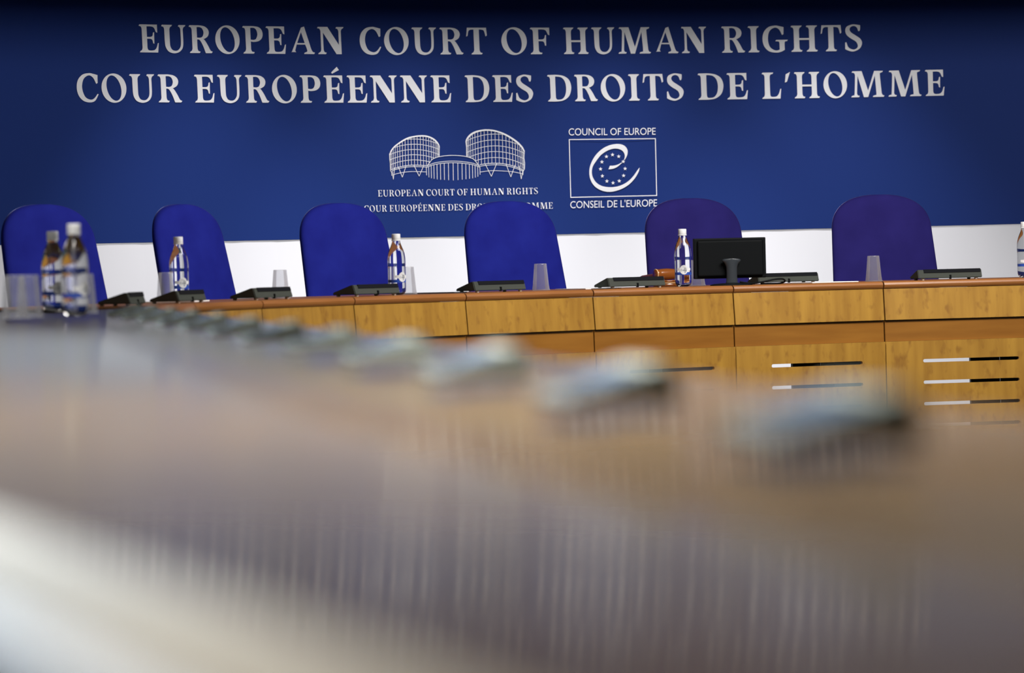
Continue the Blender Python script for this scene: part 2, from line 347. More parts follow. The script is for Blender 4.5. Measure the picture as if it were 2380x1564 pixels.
# ------------------------------------------------------------------ blue backdrop with its lettering and emblems
def blue_panel():
    root = thing('blue_display_panel', pol(1.18, RW, TZ + 0.225), 0, 'deep blue curved panel with white court lettering and two emblems, above the white wall', 'panel')
    inv = Matrix.Translation(-root.location)
    def part(name, me, m):
        me.transform(inv); return obj(name, me, m, root)
    bm = NB(); n = 120; rings = []
    for i in range(n + 1):
        t = 0.12 + (2.55 - 0.12) * i / n
        rings.append([pol(t, RW + WL * z - o, TZ + z) for z, o in ((0.2245, 0.0), (WTOP - 0.005, 0.0), (WTOP - 0.005, -0.003), (0.2245, -0.003))])
    loft(bm, rings); me = bpy.data.meshes.new('panel_board'); bmesh.ops.recalc_face_normals(bm, faces=bm.faces); bm.to_mesh(me); bm.free()
    part('panel_board', me, M['blue'])
    X = lambda t: t * RW
    def line(words, base, cap, sx=None, thin=0.0):
        for w, t0, t1 in words: part('lettering', to_wall(fill2d(word_polys(w, X(t0), X(t1), base, cap, sx), 0.0, thin)), M['print'])
    line([('EUROPEAN', .92032, 1.06954), ('COURT', 1.08075, 1.17199), ('OF', 1.1821, 1.2163), ('HUMAN', 1.22606, 1.32658), ('RIGHTS', 1.33705, 1.43428)], 1.0172, 0.117)
    line([('COUR', .87216, .94969), ('EUROP\u00c9ENNE', .95911, 1.14473), ('DES', 1.15475, 1.20311), ('DROITS', 1.21342, 1.30925), ('DE', 1.31939, 1.35418), ("L'HOMME", 1.36388, 1.48989)], 0.8087, 0.117)
    # small lines under the building emblem
    def spread(words, t0, t1):
        ws = [sum(max(p[0] for p in G[c][0]) for c in w) + 8 * (len(w) - 1) for w in words]
        tot = sum(ws) + 42 * (len(words) - 1); k = (t1 - t0) / tot; out = []; x = t0
        for w, q in zip(words, ws): out.append((w, x, x + q * k)); x += (q + 42) * k
        return out
    line(spread(['EUROPEAN', 'COURT', 'OF', 'HUMAN', 'RIGHTS'], 1.08888, 1.2036), 0.4025, 0.0285, 0.9, 0.0005)
    line(spread(['COUR', 'EUROP\u00c9ENNE', 'DES', 'DROITS', 'DE', "L'HOMME"], 1.07841, 1.21384), 0.3370, 0.0285, 0.9, 0.0005)

    # building emblem, drawn in its own grid and laid on the panel
    def A1(p): return (X(4.78957e-5 * p[0] - 2.068e-6 * p[1] + 1.092036), -3.371e-6 * p[0] - 2.9175e-4 * p[1] + 0.733305)
    bmE = NB()
    def strip(pts, w=9.0):
        w *= 0.85
        L_, R_ = [], []
        for i, p in enumerate(pts):
            a = pts[max(i - 1, 0)]; c = pts[min(i + 1, len(pts) - 1)]
            dx, dy = c[0] - a[0], c[1] - a[1]; l = math.hypot(dx, dy) or 1
            nx, ny = -dy / l * w / 2, dx / l * w / 2
            L_.append(A1((p[0] + nx, p[1] + ny))); R_.append(A1((p[0] - nx, p[1] - ny)))
        va = [bmE.verts.new((*q, 0)) for q in L_]; vb = [bmE.verts.new((*q, 0)) for q in R_]
        for i in range(len(pts) - 1): bmE.faces.new((va[i], va[i + 1], vb[i + 1], vb[i]))
    def crescent(o_, i_):
        a = smooth_pts(o_, 8); c = smooth_pts(i_, 8); n_ = 60
        def rs(pl):
            d = [0]
            for k in range(1, len(pl)): d.append(d[-1] + math.dist(pl[k], pl[k - 1]))
            out = []; j = 0
            for k in range(n_ + 1):
                s = d[-1] * k / n_
                while j < len(pl) - 2 and d[j + 1] < s: j += 1
                f_ = (s - d[j]) / max(1e-9, d[j + 1] - d[j]); out.append((pl[j][0] + f_ * (pl[j + 1][0] - pl[j][0]), pl[j][1] + f_ * (pl[j + 1][1] - pl[j][1])))
            return out
        a, c = rs(a), rs(c)
        va = [bmE.verts.new((*A1(q), 0)) for q in a]; vb = [bmE.verts.new((*A1(q), 0)) for q in c]
        for k in range(n_): bmE.faces.new((va[k], va[k + 1], vb[k + 1], vb[k]))
    def interp(pl, x):
        best = None
        for p, q in zip(pl, pl[1:]):
            if min(p[0], q[0]) <= x <= max(p[0], q[0]) and p[0] != q[0]:
                y = p[1] + (q[1] - p[1]) * (x - p[0]) / (q[0] - p[0]); best = y if best is None else min(best, y)
        return best
    roof = smooth_pts([(715, 688), (752, 640), (800, 582), (850, 558), (910, 541), (1000, 528), (1110, 522), (1220, 528), (1310, 541), (1375, 560), (1420, 582), (1470, 640), (1508, 688)], 6)
    oL = [(158, 505), (180, 445), (250, 368), (400, 270), (520, 235), (640, 222), (740, 233), (830, 275), (888, 335), (910, 385), (906, 430)]
    iL = [(166, 510), (190, 462), (255, 388), (400, 296), (525, 256), (640, 244), (738, 256), (824, 300), (880, 358), (898, 392), (902, 430)]
    oR = [(1306, 350), (1296, 310), (1330, 240), (1400, 180), (1500, 145), (1620, 132), (1750, 148), (1900, 203), (2050, 297), (2140, 385), (2178, 455)]
    iR = [(1312, 350), (1308, 320), (1345, 262), (1415, 203), (1510, 168), (1625, 155), (1755, 173), (1895, 228), (2040, 322), (2126, 408), (2168, 475)]
    crescent(oL, iL); crescent(oR, iR)
    rimL, rimR = smooth_pts(iL, 8), smooth_pts(iR, 8)
    botL = lambda x: 668 + 85 * max(0, (530 - x) / 370) ** 2 + 30 * max(0, (x - 530) / 370) ** 2
    botR = lambda x: 640 + 60 * max(0, (1740 - x) / 430) ** 2 + 95 * max(0, (x - 1740) / 430) ** 2
    def ring(yc, l, r_, xc, x0, x1, rim, w=8, top=True):
        run = []
        for k in range(81):
            x = x0 + (x1 - x0) * k / 80; y = yc + (l * ((xc - x) / 375) ** 2 if x < xc else r_ * ((x - xc) / 375) ** 2)
            ry = interp(rim, x); hy = interp(roof, x) if 715 < x < 1508 else None
            ok = (ry is None or y > ry) and (hy is None or y < hy)
            if ok: run.append((x, y))
            elif len(run) > 1: strip(run, w); run = []
            else: run = []
        if len(run) > 1: strip(run, w)
    for yc in (280, 357, 435, 513, 590): ring(yc, 80, 78, 530, 163, 905, rimL)
    ring(668, 80, 30, 530, 185, 712, rimL, 10); ring(690, 76, 30, 530, 195, 712, rimL, 9)
    for yc in (203, 290, 380, 465, 555): ring(yc, 78, 84, 1740, 1306, 2172, rimR)
    ring(640, 60, 84, 1740, 1508, 2165, rimR, 10); ring(664, 60, 80, 1740, 1512, 2160, rimR, 9)
    for k in range(-12, 13):
        x = 532 + 372 * sin(k * 0.1245)
        y1 = botL(x)
        if x > 715: y1 = min(y1, interp(roof, x) or y1)
        y0 = interp(rimL, x)
        if y0 and y0 < y1 - 4: strip([(x - 4, y0), (x + 2, y1)], 7)
        x = 1742 + 430 * sin(k * 0.1285)
        y1 = botR(x)
        if x < 1508: y1 = min(y1, interp(roof, x) or y1)
        y0 = interp(rimR, x)
        if y0 and y0 < y1 - 4: strip([(x - 6, y0), (x + 4, y1)], 7)
    strip([(157, 495), (160, 580), (172, 690), (170, 745), (190, 778), (192, 825)], 9); strip([(909, 385), (905, 470), (904, 538)], 8)
    strip([(1300, 320), (1310, 400), (1312, 538)], 8); strip([(2176, 450), (2168, 560), (2180, 640), (2176, 730), (2155, 765), (2153, 818)], 9)
    strip(smooth_pts([(205, 812), (300, 787), (420, 768), (530, 763), (712, 769)], 6), 8)
    strip(smooth_pts([(1515, 772), (1630, 757), (1740, 752), (1950, 764), (2060, 780), (2150, 803)], 6), 8)
    for tri in ([(198, 755), (215, 880), (235, 700)], [(290, 690), (350, 848), (405, 682)], [(525, 672), (603, 832), (670, 678)],
                [(1590, 650), (1683, 838), (1762, 645)], [(1900, 650), (1973, 847), (2036, 665)], [(2095, 680), (2128, 880), (2152, 745)]):
        strip([tri[0], tri[1]], 9); strip([tri[1], tri[2]], 9)
    strip(roof, 10)
    strip(smooth_pts([(712, 684), (780, 653), (850, 632), (980, 614), (1110, 608), (1250, 616), (1380, 634), (1450, 655), (1510, 684)], 6), 9)
    strip(smooth_pts([(710, 704), (780, 675), (850, 656), (980, 638), (1110, 632), (1250, 640), (1380, 657), (1450, 676), (1512, 702)], 6), 9)
    for x, a, c in ((712, 700, 820), (747, 686, 850), (785, 671, 863), (825, 660, 872), (872, 650, 880), (923, 644, 885), (980, 637, 888), (1043, 634, 892), (1113, 632, 895),
                    (1183, 634, 890), (1246, 638, 885), (1302, 645, 880), (1355, 652, 873), (1402, 661, 865), (1442, 670, 855), (1480, 682, 842), (1513, 696, 810)):
        strip([(x - 2, a), (x + 2, c)], 9)
    me = bpy.data.meshes.new('building_emblem'); bmE.to_mesh(me); bmE.free()
    part('building_emblem', to_wall(me), M['print'])

    # council emblem
    def A2(p): return (X(4.27475e-5 * p[0] - 1.7055e-6 * p[1] + 1.2210987), -4.3255e-6 * p[0] - 2.67839e-4 * p[1] + 0.726219)
    def put(polys): return to_wall(fill2d([[A2(p) for p in pl] for pl in polys]))
    part('emblem_frame', put([[(152, 312), (1588, 293), (1611, 1248), (177, 1276)], [(166, 326), (1574, 307), (1597, 1235), (191, 1262)]]), M['print'])
    sw = smooth_pts([(1322, 785), (1305, 850), (1240, 962), (1130, 1072), (980, 1150), (820, 1180), (680, 1152), (570, 1077), (508, 970), (491, 850), (512, 730), (578, 600), (680, 490), (800, 420), (920, 391),
                     (1020, 396), (1085, 430), (1122, 490), (1120, 560), (1096, 620), (1072, 656)], 5)
    sw += smooth_pts([(1066, 650), (1078, 590), (1066, 540), (1028, 494), (960, 469), (880, 470), (780, 505), (680, 577), (592, 690), (546, 770), (533, 860), (550, 940), (602, 1020), (680, 1074), (780, 1100),
                      (900, 1101), (1020, 1070), (1130, 1008), (1220, 918), (1288, 820), (1318, 783)], 5)
    tg = smooth_pts([(1026, 694), (960, 730), (890, 747), (832, 748)], 5) + smooth_pts([(808, 808), (880, 800), (950, 770), (1002, 728), (1030, 700)], 5)
    part('letter_swoosh', put([sw, tg]), M['print'])
    for x, y in ((875, 567), (977, 595), (1052, 680), (1083, 797), (1058, 912), (986, 1000), (884, 1032), (782, 1003), (707, 918), (677, 803), (700, 686), (774, 598)):
        part('star', put([[(x + (34 if k % 2 == 0 else 14) * sin(PI * k / 5), y - (34 if k % 2 == 0 else 14) * cos(PI * k / 5)) for k in range(10)]]), M['print'])
    def plate(s, pl, pr, capv):
        me = text_mesh(s); xs = [v.co.x for v in me.vertices]; a, c = min(xs), max(xs); out = []
        ht = max(v.co.y for v in text_mesh('E').vertices)
        for v in me.vertices:
            u = (v.co.x - a) / (c - a); h = v.co.y / ht
            q = A2((pl[0] + u * (pr[0] - pl[0]), pl[1] + u * (pr[1] - pl[1]) - h * capv)); v.co = (q[0], q[1], 0)
        return to_wall(me)
    part('lettering', plate('COUNCIL OF EUROPE', (150, 250), (1585, 235), 114), M['print'])
    part('lettering', plate("CONSEIL DE L'EUROPE", (176, 1448), (1610, 1420), 114), M['print'])
blue_panel()

# ------------------------------------------------------------------ far bench: one desk section per seat
HALF = DT / 2; RM = R0 * cos(HALF); TH = math.tan(HALF)
def hw(y, gap=0.0028): return (RM + y) * TH - gap
NOSE = [(0.012, 0.0), (0.003, -0.001), (-0.003, -0.005), (-0.006, -0.012), (-0.005, -0.019), (-0.002, -0.025), (0.003, -0.027)]
def wedge(bm, prof, gap=0.0028):
    """closed profile (y outward, z) swept across one section between its two radial joints"""
    a = [bm.verts.new((-hw(y, gap), y, z)) for y, z in prof]; c = [bm.verts.new((hw(y, gap), y, z)) for y, z in prof]; n = len(prof)
    for i in range(n): bm.faces.new((a[i], c[i], c[(i + 1) % n], a[(i + 1) % n]))
    bm.faces.new(a); bm.faces.new(c)
def make_section():
    root = thing('desk_section', (0, 0, 0))
    bm = NB(); wedge(bm, NOSE + [(0.65, -0.027), (0.65, 0.0)]); obj('worktop', bm, M['top'], root)
    bm = NB(); wedge(bm, [(0.000, -0.0275), (-0.010, -0.1425), (0.012, -0.1425), (0.026, -0.0275)]); obj('front_panel', bm, M['honey'], root)
    bm = NB(); wedge(bm, [(-0.001, -0.1455), (-0.003, -0.222), (0.030, -0.222), (0.030, -0.115), (0.0165, -0.115), (0.0165, -0.1455)]); obj('recessed_band', bm, M['band'], root)
    # slotted lower panel
    x0, x1 = -hw(0), hw(0)
    ol = [(x0, -0.2225), (x1, -0.2225), (x1, -0.70), (x0, -0.70)]; holes = []
    for k in range(4):
        zc = -0.297 - 0.0795 * k; r = 0.0062; a, c = -0.165 + r, 0.212 - r
        holes.append([(a - r * sin(PI * j / 10), zc + r * cos(PI * j / 10)) for j in range(11)] + [(c + r * sin(PI * j / 10), zc - r * cos(PI * j / 10)) for j in range(11)])
    me = fill2d([ol] + holes, 0.012)
    for v in me.vertices: v.co = (v.co.x, -0.011 + v.co.z + 0.006, v.co.y)
    obj('lower_panel', me, M['honey'], root)
    bm = NB(); wedge(bm, [(0.03, -0.70), (0.03, -0.76), (0.06, -0.76), (0.06, -0.70)]); obj('plinth', bm, M['dark_wood'], root)
    for a, c in ((-hw(0.62), 0.0), (0.245, hw(0.62))):
        bm = NB(); box(bm, a, c, 0.605, 0.622, -0.76, -0.029); obj('rear_board', bm, M['dark_wood'], root)
    bm = NB(); box(bm, -hw(0.03), -hw(0.03) + 0.015, 0.031, 0.604, -0.76, -0.029); obj('side_board', bm, M['dark_wood'], root)
    return root
SEC = {-2: 'desk section at the tight left bend of the bench, behind the blurred consoles',
       -1: 'desk section under the bottle and cup before the second blue chair from the left',
       0: 'desk section of the curved bench between the second and third blue chairs, half hidden',
       1: 'curved desk section in front of the third blue chair from the left',
       2: 'curved desk section in front of the fourth blue chair, honey front panel above blurred consoles',
       3: 'desk section carrying the gavel and upright water bottle, one slot showing',
       4: 'desk section right of the black monitor stand, two slots showing in its lower panel',
       5: 'rightmost desk section in the picture, with dark open slots one above another',
       6: 'desk section continuing the curved bench beyond the picture on the right', 7: 'desk section one further beyond the picture on the right'}
proto = None
for k in range(-2, 8):
    t = PH + (k + 0.5) * DT
    loc = pol(t, RM, TZ); rz = PI / 2 - t
    if proto is None: proto = make_section(); o = proto; o.location = loc; o.rotation_euler = (0, 0, rz)
    else: o = dup(proto, loc, rz)
    tag(o, SEC[k], 'desk', 'desk sections of the curved bench')

# ------------------------------------------------------------------ near arm of the horseshoe, running towards the camera
TS = PH - 2 * DT               # joint where the arm meets the curved sections
def near_arm():
    root = thing('bench_arm', (0.2, 3.0, 0), 0, 'long polished brown bench arm stretching out of focus from the foreground to the curved desk', 'desk')
    org = Vector(root.location)
    P0 = pol(TS, R0); TD = Vector((-0.1432, 1, 0)); 
    inner = []; N = 60
    ys = [P0.y - (P0.y + 0.6) * i / N for i in range(N + 1)]
    def xin(y):
        xl = -0.98935 - 0.1432 * (y - 11.25968)
        return xl if y < 10.9 else xl + (P0.x - xl) * ((y - 10.9) / (P0.y - 10.9)) ** 2
    Pe = pol(TS, R0 + 0.65)
    KN = [(-0.6, 0.312), (0.2, 0.100), (1.0, -0.104), (1.66, -0.288), (2.3, -0.440), (3.0, -0.575), (4.0, -0.70), (6.0, -0.95)]
    def xout(y):
        if y < 6:
            for (a, xa), (c, xc) in zip(KN, KN[1:]):
                if a <= y <= c: return xa + (xc - xa) * (y - a) / (c - a)
        f = min(1, (y - 6) / (P0.y - 6)); return -0.95 + (Pe.x + 0.95 + 0.1432 * (Pe.y - P0.y)) * f
    def q(x, y, z): return Vector((x, y, TZ + z)) - org
    ys[0] -= 0.004
    prof_in = NOSE[::-1]
    bm = NB(); rings = []
    for y in ys:
        r = [q(xin(y) - a, y, z) for a, z in NOSE]      # y of the profile runs outward (-x)
        r += [q(xout(y) + 0.0625, y, 0.0), q(xout(y) + 0.0625, y, -0.027)]
        rings.append(r)
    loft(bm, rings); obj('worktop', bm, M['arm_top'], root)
    bm = NB(); rings = []
    for y in ys: rings.append([q(xout(y) + 0.062, y, -0.0003), q(xout(y) + 0.02, y, -0.0003), q(xout(y) + 0.004, y, -0.005), q(xout(y), y, -0.014), q(xout(y) + 0.004, y, -0.027), q(xout(y) + 0.062, y, -0.027)])
    loft(bm, rings); tag(obj('edge_strip', bm, M['pale'], root), 'pale cream edge strip')
    for nm, prof, mm in (('front_panel', [(0.000, -0.0275), (-0.010, -0.1425), (0.012, -0.1425), (0.026, -0.0275)], 'honey'), ('recessed_band', [(0.010, -0.1435), (0.010, -0.222), (0.03, -0.222), (0.03, -0.1435)], 'band'),
                         ('lower_panel', [(-0.004, -0.2225), (-0.004, -0.70), (0.012, -0.70), (0.012, -0.2225)], 'honey'), ('plinth', [(0.03, -0.70), (0.03, -0.76), (0.06, -0.76), (0.06, -0.70)], 'dark_wood')):
        bm = NB(); loft(bm, [[q(xin(y) - a, y, z) for a, z in prof] for y in ys]); obj(nm, bm, M[mm], root)
near_arm()

# ------------------------------------------------------------------ chairs
def make_chair(fab):
    root = thing('judge_chair', (0, 0, 0))
    def aw(z):
        base = 0.208 + 0.014 * max(0, min(1, (0.955 - z) / 0.25))
        if z > 0.945: base = 0.208 * max(0.0, 1 - ((z - 0.945) / 0.155) ** 2.5) ** (1 / 2.5)
        if z < 0.58: base *= max(0.02, 1 - ((0.58 - z) / 0.075) ** 2.5) ** (1 / 2.5)
        return base
    zs = [0.508, 0.515, 0.53, 0.55, 0.58, 0.65, 0.72, 0.79, 0.86, 0.92, 0.95] + [0.945 + 0.155 * sin(PI / 2 * k / 14) for k in range(1, 14)] + [1.0993]
    rings = []
    for z in zs:
        a = max(aw(z), 0.004); th = 0.036 * min(1, (a / 0.208) ** 0.55 + 0.08); yc = 0.20 * (z - 0.96) - 0.05 * max(0, z - 0.96)
        r = []
        for j in range(40):
            an = 2 * PI * j / 40; cx_, sy_ = cos(an), sin(an)
            x = a * math.copysign(abs(cx_) ** 0.8, cx_); y = th * math.copysign(abs(sy_) ** 0.8, sy_)
            r.append((x, yc + y - 0.35 * x * x, z))
        rings.append(r)
    bm = NB(); loft(bm, rings); obj('backrest', bm, fab, root, True)
    bm = NB(); box(bm, -0.22, 0.22, -0.44, -0.075, 0.475, 0.55, 0.03, 4); obj('seat', bm, fab, root, True)
    bm = NB(); tube(bm, [(0, -0.20, 0.47), (0, -0.06, 0.47), (0, -0.04, 0.50), (0, -0.035, 0.60)], 0.02); obj('back_support', bm, M['black'], root, True)
    bm = NB(); lathe(bm, [(0.045, 0.475), (0.045, 0.46), (0.022, 0.455), (0.022, 0.12), (0.035, 0.115), (0.035, 0.07)], 20, (0, -0.24)); obj('column', bm, M['metal'], root, True)
    for k in range(5):
        an = 2 * PI * k / 5 + 0.3; c, s = cos(an), sin(an)
        bm = NB(); tube(bm, [(0.02 * c, -0.24 + 0.02 * s, 0.10), (0.14 * c, -0.24 + 0.14 * s, 0.09), (0.27 * c, -0.24 + 0.27 * s, 0.062)], [0.022, 0.018, 0.013]); lg = obj('leg', bm, M['metal'], root, True)
        bm = NB(); cx_, cy_ = 0.265 * c, -0.24 + 0.265 * s
        loft(bm, [[(cx_ + w * -s, cy_ + w * c, 0) + Vector((0.025 * cos(2 * PI * j / 16) * c, 0.025 * cos(2 * PI * j / 16) * s, 0.0255 + 0.025 * sin(2 * PI * j / 16))) if False else
                   (cx_ + w * -s + 0.025 * cos(2 * PI * j / 16) * c, cy_ + w * c + 0.025 * cos(2 * PI * j / 16) * s, 0.0255 + 0.025 * sin(2 * PI * j / 16)) for j in range(16)] for w in (-0.012, 0.012)])
        obj('caster', bm, M['black'], lg, True)
    return root
cr = make_chair(M['royal']); cv = None
CH = [(0.4959, -0.255, 'royal blue high-backed chair at far left, behind two blurred bottles'),
      (0.663, 0.12, 'narrow-looking royal blue chair behind the lone bottle on the left bend'),
      (0.8319, 0.0, 'royal blue chair partly covering the start of the small French lettering line'),
      (1.0007, 0.0, 'royal blue chair covering the end of the small French lettering under the building emblem'),
      (1.1753, 0.0, 'violet blue chair directly behind the gavel and black monitor'),
      (1.3479, 0.0, 'violet blue chair at far right behind a lone upturned plastic cup')]
for i, (t, yaw, lab) in enumerate(CH):
    loc = pol(t, 4.65, 0); rz = PI / 2 - t + yaw; g = 'high-backed chairs behind the curved bench'
    if i == 0: o = cr; o.location = loc; o.rotation_euler = (0, 0, rz)
    elif i < 4: o = dup(cr, loc, rz)
    elif i == 4: cv = make_chair(M['violet']); o = cv; o.location = loc; o.rotation_euler = (0, 0, rz)
    else: o = dup(cv, loc, rz)
    tag(o, lab, 'chair', g)

# ------------------------------------------------------------------ conference consoles
def make_console():
    root = thing('conference_console', (0, 0, 0))
    # local: -y faces the court (tall back), +y towards the seat; x along the bench edge
    prof = [(-0.046, 0.006), (-0.036, 0.0375), (-0.029, 0.0395), (0.052, 0.014), (0.053, 0.006)]
    bm = NB(); prism(bm, prof, -0.126, 0.126, 'x'); bmesh.ops.bevel(bm, geom=list(bm.edges), offset=0.0025, segments=2, affect='EDGES'); obj('body', bm, M['grey'], root)
    bm = NB(); prism(bm, [(-0.0415, 0.0275), (-0.0375, 0.0402), (-0.0345, 0.0402), (-0.0350, 0.0345)], -0.103, 0.121, 'x'); obj('loudspeaker_grille', bm, M['mesh'], root)
    bm = NB(); box(bm, -0.0035, 0.0035, -0.0475, -0.039, 0.003, 0.0185, 0.001); obj('cable_socket', bm, M['black'], root)
    bm = NB(); prism(bm, [(-0.014, 0.0345), (0.046, 0.0158), (0.046, 0.0170), (-0.014, 0.0357)], -0.108, 0.108, 'x'); kp = obj('control_panel', bm, M['panelgrey'], root)
    for k in range(3):
        bm = NB(); x = -0.06 + 0.06 * k; prism(bm, [(0.022, 0.0235), (0.038, 0.0185), (0.038, 0.0212), (0.022, 0.0262)], x - 0.010, x + 0.010, 'x'); obj('button', bm, M['mesh'], kp)
    for x in (-0.105, 0.105):
        for y in (-0.034, 0.044):
            bm = NB(); lathe(bm, [(0.006, 0), (0.007, 0.006)], 12, (x, y)); obj('foot', bm, M['foot'], root)
    return root
cons = make_console()
def place(proto, flag, loc, rz):
    if not flag: flag.append(1); proto.location = loc; proto.rotation_euler = (0, 0, rz); return proto
    return dup(proto, loc, rz)
fl = []
FAR = [(0.094, 'grey console where the blurred row turns into the curved bench, farthest along the arm'),
       (0.2684, 'grey console in front of the bottle and cup by the second chair'),
       (0.4429, 'grey console hiding the foot of a lone cup before the white wall'),
       (0.6174, 'grey console beside the bottle that stands by the third chair'),
       (0.7942, 'grey console on the desk before the fourth chair, beside a lone cup'),
       (0.9706, 'grey console beside the gavel'),
       (1.1779, 'grey console half hidden by the black monitor'),
       (1.3307, 'grey console on the rightmost desk section, between a cup and a cropped bottle')]
for t, lab in FAR:
    tag(place(cons, fl, pol(t, R0 + (0.34 if lab.endswith('monitor') else 0.14), TZ), PI / 2 - t), lab, 'console', 'consoles along the curved bench')
UX = [1950, 1440, 1165, 950, 793, 667, 578, 501, 440, 386, 340, 304]
ORD = ['nearest', 'second', 'third', 'fourth', 'fifth', 'sixth', 'seventh', 'eighth', 'ninth', 'tenth', 'eleventh', 'twelfth']
for k in range(12):            # along the arm, one per seat
    y = 1.98 + 0.6227 * k
    x = -0.98935 - 0.1432 * (y - 11.25968) - 0.191 * cos(TA)
    lab = ('blurred grey console %s to the camera on the bench arm' % ORD[k]) if k == 0 else ('blurred grey console, %s from the camera in the row on the bench arm' % ORD[k])
    o = tag(place(cons, fl, Vector((x, y, TZ)), PI / 2 + TA), lab, 'console', 'consoles along the bench arm'); o.scale = (0.6, 0.75, 0.72)

# ------------------------------------------------------------------ water bottles
def make_bottle():
    root = thing('water_bottle', (0, 0, 0)); k = 0.21 / 1300
    pr = [(100, 0), (128, 10), (158, 32), (178, 65), (188, 105), (191, 180), (190, 240), (190, 400), (190, 560), (191, 590), (188.5, 600), (188.5, 612), (192, 624), (193, 690), (193, 730), (188, 800),
          (176, 880), (155, 950), (130, 1010), (108, 1065), (92, 1110), (84, 1140), (82, 1180)]
    def lobes(a, z): f = max(0, 1 - z / 0.014); return 1 - 0.10 * f * abs(cos(2.5 * a))
    bm = NB(); lathe(bm, [(r * k, z * k) for r, z in pr], 48, (0, 0), lobes); obj('bottle_body', bm, M['water'], root, True)
    bm = NB(); lathe(bm, [(94 * k, 1150 * k), (98 * k, 1158 * k), (98 * k, 1172 * k), (84 * k, 1180 * k)], 32); obj('neck_ring', bm, M['cap'], root, True)
    bm = NB(); lathe(bm, [(92 * k, 1181 * k), (93 * k, 1186 * k), (93 * k, 1286 * k), (88 * k, 1300 * k), (40 * k, 1302 * k)], 60, (0, 0), lambda a, z: 1 + 0.012 * cos(30 * a)); obj('cap', bm, M['cap'], root, True)
    rr = 0.0315
    def curved(polys, r, dz):
        me = fill2d(polys)
        bmx = bmesh.new(); bmx.from_mesh(me)
        bmesh.ops.subdivide_edges(bmx, edges=bmx.edges, cuts=2); bmx.to_mesh(me); bmx.free()
        for v in me.vertices: a = v.co.x / r; v.co = (r * sin(a), -r * cos(a), v.co.y + dz)
        return me
    bm = NB(); loft(bm, [[(0.0308 * cos(a), 0.0308 * sin(a), z) for a in (2 * PI * j / 48 for j in range(48))] for z in (0.0425, 0.0525)], False)
    lb = obj('label', bm, M['labelblue'], root, True)
    em = obj('label_badge', curved([ell(0, 0, 0.0150, 0.0170, 0, 40)], 0.0316, 0.0615), M['labelwhite'], lb)
    for sx in (-1, 1): obj('label_ribbon', curved([[(sx * 0.0145, -0.002), (sx * 0.028, 0.001), (sx * 0.028, 0.009), (sx * 0.012, 0.009)]], 0.0314, 0.0585), M['labelwhite'], lb)
    me = text_mesh('Celtic'); xs = [v.co.x for v in me.vertices]; a, c = min(xs), max(xs)
    for v in me.vertices:
        x = ((v.co.x - a) / (c - a) - 0.5) * 0.0235; z = v.co.y * 0.0088 + 0.0575; an = x / 0.0319; v.co = (0.0319 * sin(an), -0.0319 * cos(an), z)
    obj('label_lettering', me, M['labelink'], lb)
    return root
bt = make_bottle(); fl = []
def arm_pt(px_x, y): return Vector(((px_x - 1190) / 9500 * y, y, TZ))
for p, rz, lab in [(pol(0.3807, R0 + 0.32, TZ), 0.5, 'water bottle standing alone before the narrow second chair'),
               (pol(0.6748, R0 + 0.18, TZ), 0.7, 'water bottle at the right edge of the third chair'),
               (pol(1.0325, R0 + 0.13, TZ), 0.05, 'water bottle with blue and white label between gavel and monitor'),
               (pol(1.4148, R0 + 0.13, TZ), 0.15, 'water bottle cut off by the right border of the picture'),
               (arm_pt(128, 10.72), 0.5, 'blurred water bottle, the smaller and farther of two standing together at far left'),
               (arm_pt(178, 9.27), 0.9, 'blurred water bottle, the taller and nearer of two standing together at far left')]:
    tag(place(bt, fl, p, rz), lab, 'bottle', 'half-litre water bottles on the bench')

# ------------------------------------------------------------------ upturned plastic cups
def make_cup():
    root = thing('plastic_cup', (0, 0, 0)); H = 0.096
    prof = [(0.0312, 0.002), (0.0300, 0.012)]
    n = 14
    for i in range(n): z = 0.018 + 0.062 * i / n; r = 0.0306 - z * 0.088; prof += [(r, z), (r - 0.0005, z + 0.0022)]
    prof += [(0.0225, H - 0.006), (0.0220, H - 0.001), (0.0210, H), (0.001, H - 0.0005)]
    bm = NB(); lathe(bm, prof, 40, cap=False); obj('cup_wall', bm, M['cup'], root, True)
    bm = NB(); lathe(bm, [(0.0300, 0.0), (0.0328, 0.0), (0.0334, 0.0014), (0.0328, 0.0030), (0.0305, 0.0032)], 40, cap=False); obj('rim', bm, M['cup'], root, True)
    return root
cp = make_cup(); fl = []
for p, lab in [(pol(0.3432, R0 + 0.30, TZ), 'upturned clear cup tucked left of the lone bottle by the second chair'),
               (pol(0.535, R0 + 0.28, TZ), 'upturned clear cup against the white wall between second and third chairs'),
               (pol(0.7197, R0 + 0.28, TZ), 'upturned clear cup half hidden behind the bottle by the third chair'),
               (pol(0.8945, R0 + 0.30, TZ), 'upturned clear cup in front of the fourth chair'),
               (pol(1.0888, R0 + 0.38, TZ), 'upturned clear cup partly hidden behind the left side of the monitor'),
               (pol(1.2607, R0 + 0.22, TZ), 'upturned clear cup in front of the violet chair at far right'),
               (arm_pt(37, 9.10), 'blurred upturned cup at the left border, left one of an overlapping pair'),
               (arm_pt(70, 9.18), 'blurred upturned cup at far left, right one of an overlapping pair beside the bottles'),
               (arm_pt(199, 9.85), 'blurred upturned cup just behind the taller blurred bottle')]:
    tag(place(cp, fl, p, 0), lab, 'cup', 'upturned plastic cups on the bench')

